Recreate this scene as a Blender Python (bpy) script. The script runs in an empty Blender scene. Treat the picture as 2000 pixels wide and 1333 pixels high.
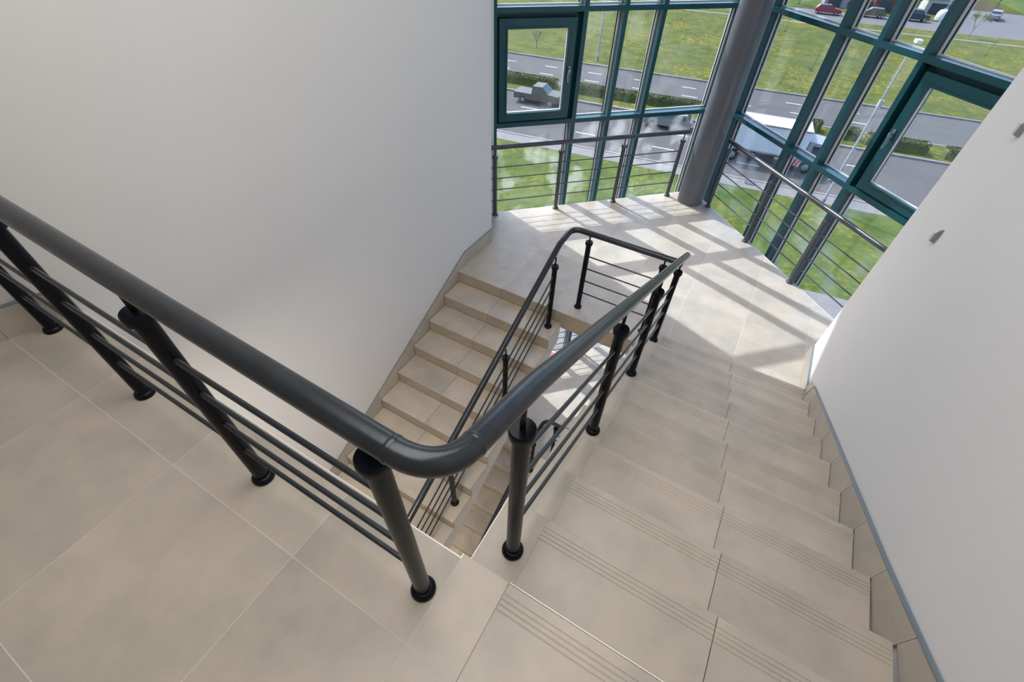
import bpy, bmesh, math, random
from mathutils import Vector, Matrix

random.seed(11)
SC = bpy.context.scene
COL = SC.collection.objects

# ---------------------------------------------------------------- camera
CAM = (0.37160378, -0.41462515, 1.60441119)
ROT = Matrix(((0.8639985665, -0.3797585876, 0.3305902177),
              (0.5026987113, 0.6137420709, -0.6087813040),
              (0.0282928034, 0.6921734504, 0.7211764222)))
cam_data = bpy.data.cameras.new('camera')
cam_data.sensor_width = 36.0
cam_data.lens = 876.841 / 2000.0 * 36.0
cam_data.clip_start = 0.02
cam_data.clip_end = 600.0
cam = bpy.data.objects.new('camera', cam_data)
COL.link(cam)
cam.matrix_world = Matrix.Translation(CAM) @ ROT.to_4x4()
SC.camera = cam

# ---------------------------------------------------------------- light and exposure
SUN_AZ, SUN_EL = math.radians(-19.8), math.radians(49.2)
sun_dir = Vector((math.cos(SUN_EL) * math.cos(SUN_AZ), math.cos(SUN_EL) * math.sin(SUN_AZ), -math.sin(SUN_EL)))
sd = bpy.data.lights.new('sun', 'SUN')
sd.energy = 4.9
sd.angle = math.radians(0.6)
sd.color = (0.92, 0.97, 1.0)
sun = bpy.data.objects.new('sun', sd)
sun.rotation_euler = sun_dir.to_track_quat('-Z', 'Y').to_euler()
sun.location = (-30, 20, 40)
COL.link(sun)

world = bpy.data.worlds.new('sky')
SC.world = world
world.use_nodes = True
wn = world.node_tree.nodes
wl = world.node_tree.links
wn.clear()
wo = wn.new('ShaderNodeOutputWorld')
bg = wn.new('ShaderNodeBackground')
sky = wn.new('ShaderNodeTexSky')
sky.sky_type = 'NISHITA'
sky.sun_disc = False
sky.sun_elevation = SUN_EL
sky.sun_rotation = math.atan2(-sun_dir.x, -sun_dir.y)
sky.air_density = 1.0
sky.dust_density = 2.5
sky.ozone_density = 1.0
hs = wn.new('ShaderNodeHueSaturation')
hs.inputs['Saturation'].default_value = 1.2
wl.new(sky.outputs[0], hs.inputs['Color'])
wl.new(hs.outputs[0], bg.inputs['Color'])
bg.inputs['Strength'].default_value = 0.54
wl.new(bg.outputs[0], wo.inputs[0])

FILL_STRENGTH = 8.0          # base strength of the added, unseen fill lamps

vs = SC.view_settings
vs.view_transform = 'Standard'
vs.look = 'None'
vs.exposure = 0.1
vs.gamma = 1.0
vs.use_curve_mapping = False
SC.cycles.use_light_tree = False
SC.cycles.max_bounces = 10
SC.cycles.diffuse_bounces = 6
SC.cycles.transparent_max_bounces = 24
SC.cycles.sample_clamp_indirect = 2.5
SC.cycles.blur_glossy = 1.0
SC.cycles.caustics_reflective = False
SC.cycles.caustics_refractive = False

# ---------------------------------------------------------------- measures
H = 0.14469          # rise of a step
G = 0.3007           # going of a step
ZM = -11 * H         # half landing
DZ = -22 * H         # one storey down
XR = 1.445           # skirting face beside the upper flight
XV = -0.842          # open side of the lower flight
XL = -2.18           # skirting face beside the lower flight
YM = 2.919           # top nosing of the lower flight
R2 = math.sqrt(2.0)


def UV(u, v):
    return ((u - v) / R2, (u + v) / R2)


# ---------------------------------------------------------------- mesh helpers
class MB:
    def __init__(self):
        self.v = []
        self.f = []
        self.mi = []

    def add(self, vs_, fs, mi=0):
        b = len(self.v)
        self.v += [tuple(p) for p in vs_]
        for f in fs:
            self.f.append(tuple(b + i for i in f))
            self.mi.append(mi)

    def hexa(self, p, mi=0):
        self.add(p, [(0, 3, 2, 1), (4, 5, 6, 7), (0, 1, 5, 4), (1, 2, 6, 5), (2, 3, 7, 6), (3, 0, 4, 7)], mi)

    def box(self, x0, x1, y0, y1, z0, z1, mi=0):
        self.hexa([(x0, y0, z0), (x1, y0, z0), (x1, y1, z0), (x0, y1, z0),
                   (x0, y0, z1), (x1, y0, z1), (x1, y1, z1), (x0, y1, z1)], mi)

    def prism(self, poly, off, mi=0):
        """poly: list of 3d points, off: extrusion vector"""
        n = len(poly)
        o = Vector(off)
        a = [tuple(p) for p in poly]
        b = [tuple(Vector(p) + o) for p in poly]
        fs = [tuple(range(n - 1, -1, -1)), tuple(range(n, 2 * n))]
        for i in range(n):
            j = (i + 1) % n
            fs.append((i, j, n + j, n + i))
        self.add(a + b, fs, mi)

    def flat(self, poly, z0, z1, mi=0):
        self.prism([(x, y, z0) for x, y in poly], (0, 0, z1 - z0), mi)

    def lathe(self, prof, n=20, at=(0, 0, 0), mi=0):
        vs_, fs = [], []
        m = len(prof)
        for r, z in prof:
            for k in range(n):
                a = 2 * math.pi * k / n
                vs_.append((at[0] + r * math.cos(a), at[1] + r * math.sin(a), at[2] + z))
        for i in range(m - 1):
            for k in range(n):
                k2 = (k + 1) % n
                fs.append((i * n + k, i * n + k2, (i + 1) * n + k2, (i + 1) * n + k))
        fs.append(tuple(range(n - 1, -1, -1)))
        fs.append(tuple(range((m - 1) * n, m * n)))
        self.add(vs_, fs, mi)

    def tube(self, pts, r, n=12, mi=0):
        pts = [Vector(p) for p in pts]
        rs = r if isinstance(r, (list, tuple)) else [r] * len(pts)
        vs_, fs = [], []
        up = None
        for i, p in enumerate(pts):
            if i == 0:
                t = pts[1] - p
            elif i == len(pts) - 1:
                t = p - pts[i - 1]
            else:
                t = (pts[i + 1] - p).normalized() + (p - pts[i - 1]).normalized()
            t.normalize()
            if up is None:
                up = Vector((0, 0, 1)) if abs(t.z) < 0.9 else Vector((1, 0, 0))
            a = t.cross(up)
            a.normalize()
            b = a.cross(t)
            up = b
            for k in range(n):
                w = 2 * math.pi * k / n
                vs_.append(p + (a * math.cos(w) + b * math.sin(w)) * rs[i])
        for i in range(len(pts) - 1):
            for k in range(n):
                k2 = (k + 1) % n
                fs.append((i * n + k, i * n + k2, (i + 1) * n + k2, (i + 1) * n + k))
        fs.append(tuple(range(n - 1, -1, -1)))
        fs.append(tuple(range((len(pts) - 1) * n, len(pts) * n)))
        self.add(vs_, fs, mi)


WORLD_OF = {}


def mesh_from(name, mb, mats, smooth=True, recalc=True, shift=(0, 0, 0)):
    me = bpy.data.meshes.new(name)
    s = Vector(shift)
    me.from_pydata([tuple(Vector(p) - s) for p in mb.v], [], mb.f)
    mats = mats if isinstance(mats, (list, tuple)) else [mats]
    for m in mats:
        me.materials.append(m)
    if len(mats) > 1:
        me.polygons.foreach_set('material_index', mb.mi)
    if recalc:
        bm = bmesh.new()
        bm.from_mesh(me)
        bmesh.ops.recalc_face_normals(bm, faces=bm.faces)
        bm.to_mesh(me)
        bm.free()
    if smooth:
        me.polygons.foreach_set('use_smooth', [True] * len(me.polygons))
        me.set_sharp_from_angle(angle=math.radians(38))
    me.update()
    return me


def put(name, me, loc=(0, 0, 0), parent=None):
    """link an object; loc is in the parent's space when it has a parent"""
    o = bpy.data.objects.new(name, me)
    COL.link(o)
    o.location = loc
    if parent is not None:
        o.parent = parent
    return o


def obj(name, mb, mats, parent=None, smooth=True, recalc=True, at=None):
    """mesh given in scene coordinates -> object with its origin in its middle"""
    if at is None:
        xs = [p[0] for p in mb.v]; ys = [p[1] for p in mb.v]; zs = [p[2] for p in mb.v]
        at = ((min(xs) + max(xs)) / 2, (min(ys) + max(ys)) / 2, min(zs))
    me = mesh_from(name, mb, mats, smooth, recalc, at)
    po = Vector(WORLD_OF.get(parent.name, (0, 0, 0))) if parent else Vector((0, 0, 0))
    o = put(name, me, Vector(at) - po, parent)
    WORLD_OF[o.name] = tuple(at)
    return o


def lobj(name, mb, mats, parent, smooth=True, recalc=True):
    """mesh given in the parent's own coordinates"""
    return put(name, mesh_from(name, mb, mats, smooth, recalc), (0, 0, 0), parent)


def empty(name, loc=(0, 0, 0), rz=0.0):
    o = bpy.data.objects.new(name, None)
    o.empty_display_size = 0.1
    COL.link(o)
    o.location = loc
    o.rotation_euler = (0, 0, rz)
    WORLD_OF[o.name] = tuple(loc)
    return o


def tag(o, label=None, cat=None, group=None, kind=None):
    if label:
        o['label'] = label
    if cat:
        o['category'] = cat
    if group:
        o['group'] = group
    if kind:
        o['kind'] = kind
    return o


def structure(o, label=None):
    o['kind'] = 'structure'
    if label:
        o['label'] = label
    return o


# ---------------------------------------------------------------- materials
def mat(name, color, rough=0.5, metal=0.0, var=0.0, vscale=6.0, bump=0.0, bscale=60.0, rnd=0.0, spec=0.5,
        color2=None, detail=5.0, stretch=None, contrast=None):
    m = bpy.data.materials.new(name)
    m.use_nodes = True
    nt = m.node_tree
    N, Lk = nt.nodes, nt.links
    b = N['Principled BSDF']
    b.inputs['Roughness'].default_value = rough
    b.inputs['Metallic'].default_value = metal
    b.inputs['Specular IOR Level'].default_value = spec
    c4 = (*color, 1.0)
    b.inputs['Base Color'].default_value = c4
    if var or color2 or rnd or bump:
        geo = N.new('ShaderNodeNewGeometry')
        oi = N.new('ShaderNodeObjectInfo')
        sc = N.new('ShaderNodeVectorMath'); sc.operation = 'SCALE'
        cmb = N.new('ShaderNodeCombineXYZ')
        for i in range(3):
            Lk.new(oi.outputs['Random'], cmb.inputs[i])
        Lk.new(cmb.outputs[0], sc.inputs[0]); sc.inputs['Scale'].default_value = 37.0 if rnd else 0.0
        ad = N.new('ShaderNodeVectorMath'); ad.operation = 'ADD'
        src = geo.outputs['Position']
        if stretch:
            mp = N.new('ShaderNodeMapping')
            mp.inputs['Scale'].default_value = stretch
            Lk.new(src, mp.inputs['Vector'])
            src = mp.outputs[0]
        Lk.new(src, ad.inputs[0]); Lk.new(sc.outputs[0], ad.inputs[1])
        no = N.new('ShaderNodeTexNoise')
        no.inputs['Scale'].default_value = vscale
        no.inputs['Detail'].default_value = detail
        no.inputs['Roughness'].default_value = 0.6
        Lk.new(ad.outputs[0], no.inputs['Vector'])
        rp = N.new('ShaderNodeValToRGB')
        lo, hi = contrast or (0.3, 0.7)
        rp.color_ramp.elements[0].position = lo
        rp.color_ramp.elements[1].position = hi
        c2 = color2 or tuple(x * (1 - var) for x in color)
        rp.color_ramp.elements[0].color = (*c2, 1)
        rp.color_ramp.elements[1].color = c4
        Lk.new(no.outputs['Fac'], rp.inputs['Fac'])
        last = rp.outputs['Color']
        if rnd:
            hv = N.new('ShaderNodeHueSaturation')
            mr = N.new('ShaderNodeMapRange')
            mr.inputs['To Min'].default_value = 1 - rnd
            mr.inputs['To Max'].default_value = 1 + rnd
            Lk.new(oi.outputs['Random'], mr.inputs['Value'])
            Lk.new(mr.outputs[0], hv.inputs['Value'])
            Lk.new(last, hv.inputs['Color'])
            last = hv.outputs['Color']
        Lk.new(last, b.inputs['Base Color'])
        if bump:
            n2 = N.new('ShaderNodeTexNoise')
            n2.inputs['Scale'].default_value = bscale
            n2.inputs['Detail'].default_value = 4
            Lk.new(ad.outputs[0], n2.inputs['Vector'])
            bp = N.new('ShaderNodeBump')
            bp.inputs['Strength'].default_value = bump
            bp.inputs['Distance'].default_value = 0.01
            Lk.new(n2.outputs['Fac'], bp.inputs['Height'])
            Lk.new(bp.outputs[0], b.inputs['Normal'])
    return m


def emission(name, color, strength):
    m = bpy.data.materials.new(name)
    m.use_nodes = True
    N, Lk = m.node_tree.nodes, m.node_tree.links
    N.clear()
    e = N.new('ShaderNodeEmission')
    e.inputs['Color'].default_value = (*color, 1)
    e.inputs['Strength'].default_value = strength
    o = N.new('ShaderNodeOutputMaterial')
    Lk.new(e.outputs[0], o.inputs[0])
    return m


def glass_mat(name, tint=(0.955, 0.97, 0.975), dirt=0.0):
    m = bpy.data.materials.new(name)
    m.use_nodes = True
    N, Lk = m.node_tree.nodes, m.node_tree.links
    N.clear()
    out = N.new('ShaderNodeOutputMaterial')
    tr = N.new('ShaderNodeBsdfTransparent'); tr.inputs['Color'].default_value = (*tint, 1)
    gl = N.new('ShaderNodeBsdfGlossy'); gl.inputs['Roughness'].default_value = 0.0
    lw = N.new('ShaderNodeLayerWeight'); lw.inputs['Blend'].default_value = 0.5
    pw = N.new('ShaderNodeMath'); pw.operation = 'POWER'; pw.inputs[1].default_value = 4.5
    ml = N.new('ShaderNodeMath'); ml.operation = 'MULTIPLY_ADD'
    ml.inputs[1].default_value = 0.90; ml.inputs[2].default_value = 0.05
    Lk.new(lw.outputs['Facing'], pw.inputs[0]); Lk.new(pw.outputs[0], ml.inputs[0])
    mx = N.new('ShaderNodeMixShader')
    Lk.new(ml.outputs[0], mx.inputs[0]); Lk.new(tr.outputs[0], mx.inputs[1]); Lk.new(gl.outputs[0], mx.inputs[2])
    last = mx.outputs[0]
    if dirt:
        geo = N.new('ShaderNodeNewGeometry')
        no = N.new('ShaderNodeTexNoise'); no.inputs['Scale'].default_value = 3.2; no.inputs['Detail'].default_value = 2.0
        Lk.new(geo.outputs['Position'], no.inputs['Vector'])
        mr = N.new('ShaderNodeMapRange')
        mr.inputs['From Min'].default_value = 0.52; mr.inputs['From Max'].default_value = 0.66
        mr.inputs['To Min'].default_value = 0.0; mr.inputs['To Max'].default_value = dirt
        Lk.new(no.outputs['Fac'], mr.inputs['Value'])
        df = N.new('ShaderNodeBsdfDiffuse'); df.inputs['Color'].default_value = (0.8, 0.85, 0.84, 1)
        tl = N.new('ShaderNodeBsdfTranslucent'); tl.inputs['Color'].default_value = (0.8, 0.85, 0.84, 1)
        ms = N.new('ShaderNodeMixShader'); ms.inputs[0].default_value = 0.5
        Lk.new(df.outputs[0], ms.inputs[1]); Lk.new(tl.outputs[0], ms.inputs[2])
        m2 = N.new('ShaderNodeMixShader')
        Lk.new(mr.outputs[0], m2.inputs[0]); Lk.new(last, m2.inputs[1]); Lk.new(ms.outputs[0], m2.inputs[2])
        last = m2.outputs[0]
    Lk.new(last, out.inputs[0])
    return m


def lawn_mat(name, dark, light, flower=0.5):
    m = bpy.data.materials.new(name)
    m.use_nodes = True
    N, Lk = m.node_tree.nodes, m.node_tree.links
    b = N['Principled BSDF']
    b.inputs['Roughness'].default_value = 0.9
    b.inputs['Specular IOR Level'].default_value = 0.1
    geo = N.new('ShaderNodeNewGeometry')

    def noise(scale, detail):
        n = N.new('ShaderNodeTexNoise')
        n.inputs['Scale'].default_value = scale
        n.inputs['Detail'].default_value = detail
        n.inputs['Roughness'].default_value = 0.65
        Lk.new(geo.outputs['Position'], n.inputs['Vector'])
        return n

    def ramp(fac, p0, p1, c0, c1):
        r = N.new('ShaderNodeValToRGB')
        r.color_ramp.elements[0].position = p0; r.color_ramp.elements[1].position = p1
        r.color_ramp.elements[0].color = (*c0, 1); r.color_ramp.elements[1].color = (*c1, 1)
        Lk.new(fac, r.inputs['Fac'])
        return r

    n1 = noise(0.7, 12)
    base = ramp(n1.outputs['Fac'], 0.32, 0.68, dark, light)
    patch = ramp(noise(0.16, 4).outputs['Fac'], 0.42, 0.62, (0, 0, 0), (1, 1, 1))
    dots = ramp(noise(2.6, 6).outputs['Fac'], 0.50, 0.62, (0, 0, 0), (1, 1, 1))
    mu = N.new('ShaderNodeMath'); mu.operation = 'MULTIPLY'
    Lk.new(patch.outputs['Color'], mu.inputs[0]); Lk.new(dots.outputs['Color'], mu.inputs[1])
    mv = N.new('ShaderNodeMath'); mv.operation = 'MULTIPLY'; mv.inputs[1].default_value = flower
    Lk.new(mu.outputs[0], mv.inputs[0])
    mix = N.new('ShaderNodeMix'); mix.data_type = 'RGBA'
    Lk.new(mv.outputs[0], mix.inputs[0])
    Lk.new(base.outputs['Color'], mix.inputs[6])
    mix.inputs[7].default_value = (0.30, 0.22, 0.012, 1)
    Lk.new(mix.outputs[2], b.inputs['Base Color'])
    return m


M = {}
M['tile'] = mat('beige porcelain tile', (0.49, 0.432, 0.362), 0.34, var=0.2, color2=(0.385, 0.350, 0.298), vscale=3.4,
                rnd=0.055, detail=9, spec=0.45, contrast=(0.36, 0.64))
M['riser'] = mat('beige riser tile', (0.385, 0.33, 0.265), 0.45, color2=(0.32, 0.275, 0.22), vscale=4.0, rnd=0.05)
M['grout'] = mat('pale grout', (0.62, 0.585, 0.53), 0.9)
M['wall'] = mat('light grey wall paint', (0.71, 0.705, 0.712), 0.75, var=0.04, vscale=0.8, bump=0.03, bscale=220, spec=0.25)
M['white'] = mat('white plaster', (0.88, 0.845, 0.80), 0.8, var=0.05, vscale=2, spec=0.2)
M['ceiling'] = mat('white ceiling paint', (0.78, 0.77, 0.75), 0.85, var=0.03, vscale=2, spec=0.2)
M['edge'] = mat('bright edge strip', (0.80, 0.78, 0.74), 0.35, metal=0.1)
M['trim'] = mat('blue grey metal trim', (0.20, 0.245, 0.285), 0.4, metal=0.3, var=0.1)
M['rail'] = mat('graphite rail paint', (0.040, 0.046, 0.054), 0.27, metal=0.5, var=0.25, vscale=14, bump=0.04, bscale=40, spec=0.5)
M['post'] = mat('black post paint', (0.005, 0.0065, 0.011), 0.26, var=0.2, vscale=20, spec=0.16)
M['balcony'] = mat('graphite balcony paint', (0.085, 0.092, 0.108), 0.30, metal=0.45, var=0.15, vscale=10)
M['teal'] = mat('dark teal window paint', (0.006, 0.066, 0.084), 0.30, var=0.12, vscale=3, spec=0.5)
M['gasket'] = mat('black gasket', (0.006, 0.008, 0.010), 0.5)
M['bead'] = mat('aluminium bead', (0.74, 0.75, 0.76), 0.4, metal=0.1)
M['handle'] = mat('dark handle metal', (0.20, 0.28, 0.32), 0.25, metal=0.5)
M['column'] = mat('graphite column paint', (0.125, 0.138, 0.165), 0.28, var=0.15, vscale=2.5, bump=0.05, bscale=18, spec=0.5)
M['glass'] = glass_mat('window glass', dirt=0.03)
M['glass_low'] = glass_mat('dusty lower glass', dirt=0.17)
M['plastic'] = mat('pale grey plastic', (0.55, 0.55, 0.54), 0.5)
M['plastic_dark'] = mat('grey plastic underside', (0.25, 0.25, 0.24), 0.6)
M['lawn'] = lawn_mat('lawn with dandelions', (0.038, 0.059, 0.011), (0.103, 0.113, 0.026), 0.65)
M['lawn_near'] = lawn_mat('short green lawn', (0.039, 0.068, 0.012), (0.081, 0.113, 0.026), 0.5)
M['asphalt'] = mat('asphalt', (0.098, 0.093, 0.091), 0.9, var=0.18, vscale=0.5, detail=8, stretch=(0.25, 1, 1), spec=0.2)
M['lot'] = mat('pale asphalt', (0.135, 0.131, 0.134), 0.9, var=0.12, vscale=0.4, detail=8, spec=0.2)
M['kerb'] = mat('kerb concrete', (0.20, 0.185, 0.175), 0.85, var=0.15, vscale=1.5)
M['path'] = mat('concrete path', (0.175, 0.16, 0.157), 0.85, var=0.12, vscale=1.0)
M['line'] = mat('white road paint', (0.55, 0.55, 0.55), 0.7)
M['leaf'] = mat('hedge leaves', (0.125, 0.145, 0.035), 0.7, color2=(0.05, 0.066, 0.018), vscale=5, spec=0.2)
M['leaf_young'] = mat('young leaves', (0.20, 0.24, 0.10), 0.7, color2=(0.10, 0.14, 0.05), vscale=4, spec=0.2)
M['bark'] = mat('bark', (0.13, 0.105, 0.085), 0.9, var=0.3, vscale=8)
M['blossom'] = mat('grey budding twigs', (0.36, 0.34, 0.31), 0.8, var=0.3, vscale=6)
M['steel_pale'] = mat('pale galvanised steel', (0.36, 0.37, 0.40), 0.45, metal=0.2, var=0.08)
M['rubber'] = mat('tyre rubber', (0.02, 0.02, 0.022), 0.8)
M['hub'] = mat('wheel hub', (0.25, 0.25, 0.26), 0.4, metal=0.3)
M['car_glass'] = mat('dark car glass', (0.03, 0.04, 0.05), 0.08)
M['chrome'] = mat('headlamp', (0.7, 0.7, 0.7), 0.2, metal=0.5)
M['tail'] = mat('red tail lamp', (0.45, 0.03, 0.03), 0.3)
M['chassis'] = mat('dark chassis', (0.035, 0.037, 0.045), 0.6)

# ================================================================ THE ROOM
# ------------- walls (plan outlines; both flare gently behind the camera)
LW = [(-2.195, 3.67), (-2.195, 1.6), (-2.195, 0.9), (-2.20, 0.62), (-2.225, 0.38), (-2.27, 0.16), (-2.33, -0.03), (-2.39, -0.20),
      (-2.47, -0.45), (-2.58, -0.8), (-2.75, -1.4), (-2.9, -2.2), (-3.0, -3.0), (-3.05, -4.2)]
RW = [(1.460, 3.60), (1.460, 1.6), (1.460, 0.95), (1.466, 0.70), (1.474, 0.48), (1.488, 0.25), (1.508, 0.02), (1.535, -0.20),
      (1.58, -0.5), (1.66, -0.9), (1.8, -1.5), (1.95, -2.3), (2.05, -3.1), (2.1, -4.2)]
ZB, ZT = -6.37, 3.62
BACK = -4.2
lret = UV(1.053 - 0.0, 4.80)
rret = UV(4.33, 1.475)


def strip_wall(name, poly, mats=None):
    mb = MB()
    mb.flat(poly, ZB - 0.3, ZT + 0.3)
    return structure(obj(name, mb, M['wall']))


strip_wall('wall_left', LW + [(-3.6, BACK), (-3.6, 3.2), UV(0.75, 5.2), UV(1.225, 5.2), UV(1.225, 4.80), lret])
strip_wall('wall_right', RW + [(2.7, BACK), (2.7, 3.0), UV(4.9, 0.95), UV(4.9, 1.565), UV(4.36, 1.565), UV(4.36, 1.50)])
mb = MB(); mb.box(-3.6, 2.7, BACK - 0.25, BACK, ZB - 0.3, ZT + 0.3)
structure(obj('wall_back', mb, M['wall']))
FOOT = [(-3.3, BACK), (2.4, BACK), (2.4, 3.2), UV(4.62, 1.4), UV(4.62, 5.08), UV(1.0, 5.08), (-3.3, 3.2)]
mb = MB(); mb.flat(FOOT, ZT, ZT + 0.3)
structure(obj('ceiling', mb, M['ceiling']))


# ------------- floors
def clip(poly, x0, x1, y0, y1):
    def cut(pts, inside, inter):
        out = []
        for i in range(len(pts)):
            a, b = pts[i], pts[(i + 1) % len(pts)]
            ia, ib = inside(a), inside(b)
            if ia:
                out.append(a)
            if ia != ib:
                out.append(inter(a, b))
        return out

    def ix(c):
        return lambda a, b: (c, a[1] + (b[1] - a[1]) * (c - a[0]) / (b[0] - a[0]))

    def iy(c):
        return lambda a, b: (a[0] + (b[0] - a[0]) * (c - a[1]) / (b[1] - a[1]), c)

    p = poly
    for ins, it in ((lambda q: q[0] >= x0, ix(x0)), (lambda q: q[0] <= x1, ix(x1)),
                    (lambda q: q[1] >= y0, iy(y0)), (lambda q: q[1] <= y1, iy(y1))):
        if len(p) < 3:
            return []
        p = cut(p, ins, it)
    q = []
    for a in p:
        if not q or (abs(a[0] - q[-1][0]) + abs(a[1] - q[-1][1])) > 1e-4:
            q.append(a)
    if len(q) > 1 and abs(q[0][0] - q[-1][0]) + abs(q[0][1] - q[-1][1]) < 1e-4:
        q.pop()
    area = 0.5 * sum(q[i][0] * q[(i + 1) % len(q)][1] - q[(i + 1) % len(q)][0] * q[i][1] for i in range(len(q))) if len(q) > 2 else 0
    return q if abs(area) > 0.004 else []


TG = 0.0016     # half joint


def tiled_floor(poly, slab_poly, z, thick, xs, ys, label, skip=None, tiles=True):
    mb = MB()
    mb.flat(slab_poly, z - thick, z - 0.0008)
    root = structure(obj('floor', mb, [M['grout']]), label)
    if tiles:
        for i in range(len(xs) - 1):
            for j in range(len(ys) - 1):
                if skip and skip(i, j):
                    continue
                q = clip(poly, xs[i] + TG, xs[i + 1] - TG, ys[j] + TG, ys[j + 1] - TG)
                if q:
                    t = MB()
                    t.flat(q, z - 0.010, z + random.uniform(-0.0003, 0.0003))
                    obj('floor_tile', t, M['tile'], root, smooth=False)
    return root


def groove_tile(name, x0, x1, yf, yb, z, th, parent, grooves=True, material=None):
    """tile with four anti-slip grooves; yf = nosing edge, yb = back edge (either direction along y)"""
    s = 1 if yb > yf else -1
    ln = abs(yb - yf)
    pr = [(0, -th), (0, -0.003), (0.003, 0)]
    if grooves:
        for k in range(4):
            a = 0.034 + k * 0.0165
            pr += [(a, 0), (a + 0.0014, -0.0019), (a + 0.0036, -0.0019), (a + 0.005, 0)]
    pr += [(ln, 0), (ln, -th)]
    mb = MB()
    mb.prism([(x0, yf + s * a, z + b) for a, b in pr], (x1 - x0, 0, 0))
    return obj(name, mb, material or M['tile'], parent, smooth=False)


# upper landing
UPX = [-2.376, -1.775, -1.14, -0.487, 0.0, 0.180, 0.833, 1.72]
UPY = [-4.2, -3.93, -3.33, -2.73, -2.12, -1.515, -0.912, -0.312, 0.05]
edge_l, edge_r = -0.030, -0.012
up_poly = [(-2.373, -0.17), (-2.373, edge_l), (0.0, edge_l), (0.0, edge_r), (1.50, edge_r), (1.52, -0.20), (1.565, -0.5), (1.645, -0.9), (1.785, -1.5),
           (1.935, -2.3), (2.03, -3.1), (2.08, BACK), (-3.03, BACK), (-2.98, -3.0), (-2.88, -2.2), (-2.735, -1.4), (-2.565, -0.8), (-2.455, -0.45)]
up_slab = [(-2.5, edge_l + 0.002), (0.0, edge_l + 0.002), (0.0, edge_r - 0.012), (0.1785, edge_r - 0.012), (0.1785, -0.3125), (1.56, -0.3125), (2.2, BACK), (-3.2, BACK)]
# outermost columns of tiles reach the flaring walls
UPX2 = [-3.3] + UPX[1:]
floor_up = tiled_floor(up_poly, up_slab, 0.0, 0.22, UPX2, UPY, None, skip=lambda i, j: j == 7 and i >= 5)
groove_tile('floor_tile', 0.180 + TG, 0.833 - TG, edge_r, -0.312 + TG, 0.0, 0.010, floor_up)
groove_tile('floor_tile', 0.833 + TG, 1.495, edge_r, -0.312 + TG, 0.0, 0.010, floor_up)
mb = MB(); mb.box(0.1785, 1.53, -0.3125, edge_r - 0.012, -0.22, -0.006)
obj('nosing_bed', mb, M['grout'], floor_up, smooth=False)
for (a, b, c, d) in ((-2.37, -0.002, edge_l, edge_l + 0.004), (-0.002, 0.002, edge_l, edge_r), (0.182, 1.49, edge_r, edge_r + 0.003)):
    mb = MB(); mb.box(a, b, c, d, -0.012, 0.0006)
    obj('edge_strip', mb, M['edge'], floor_up, smooth=False)
mb = MB(); mb.box(-2.37, 0.0, edge_l, edge_l + 0.008, -0.22, -0.013)
obj('fascia', mb, M['white'], floor_up, smooth=False)


# half landings
def half_landing(dz, seen=True):
    z = ZM + dz
    uc, vc = 4.26, 4.78
    poly = [(XL + 0.0, YM), (0.0, YM), (0.0, 3.0), (XR, 3.0), (XR + 0.002, 3.60), UV(uc, 1.50), UV(uc, vc), UV(1.053, vc), (XL, 3.67)]
    slab = [(XL - 0.1, YM + 0.012), (0.0, YM + 0.012), (0.0, 3.0), (XR + 0.1, 3.0), (XR + 0.1, 3.60), UV(uc, 1.45), UV(uc, vc), UV(1.0, vc), (XL - 0.1, 3.67)]
    xs = [-3.415, -2.81, -2.205, -1.597, -0.99, -0.393, 0.211, 0.850, 1.452, 2.06]
    ys = [YM - 0.01, 3.238, 3.848, 4.455, 5.062, 5.67, 6.28, 6.9]
    r = tiled_floor(poly, slab, z, 0.215, xs, ys, None)
    # tiled face towards the well
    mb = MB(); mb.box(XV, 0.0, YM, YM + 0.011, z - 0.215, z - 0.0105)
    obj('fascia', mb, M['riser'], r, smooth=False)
    # thin edge strips round the glass side
    for p, q in ((UV(uc, 1.50), UV(uc, vc)), (UV(uc, vc), UV(1.053, vc))):
        p, q = Vector((*p, 0)), Vector((*q, 0))
        d = (q - p).normalized(); nn = Vector((d.y, -d.x, 0)) * 0.006
        mb = MB()
        mb.prism([(p.x, p.y, z - 0.03), (q.x, q.y, z - 0.03), (q.x + nn.x, q.y + nn.y, z - 0.03), (p.x + nn.x, p.y + nn.y, z - 0.03)], (0, 0, 0.0305))
        obj('edge_strip', mb, M['edge'], r, smooth=False)
    return r


half_landing(0.0)
half_landing(DZ)
# landing one storey down (only its edge could be seen) and the lowest level
mb = MB()
mb.flat([(-2.5, -0.10), (XV, -0.10), (XV, -0.03), (0.0, -0.03), (0.0, -0.012), (1.53, -0.012), (2.2, BACK), (-3.2, BACK)], DZ - 0.22, DZ)
structure(obj('floor', mb, M['tile']))
mb = MB(); mb.flat(FOOT, ZB - 0.3, ZB)
structure(obj('floor', mb, M['tile']))


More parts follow.
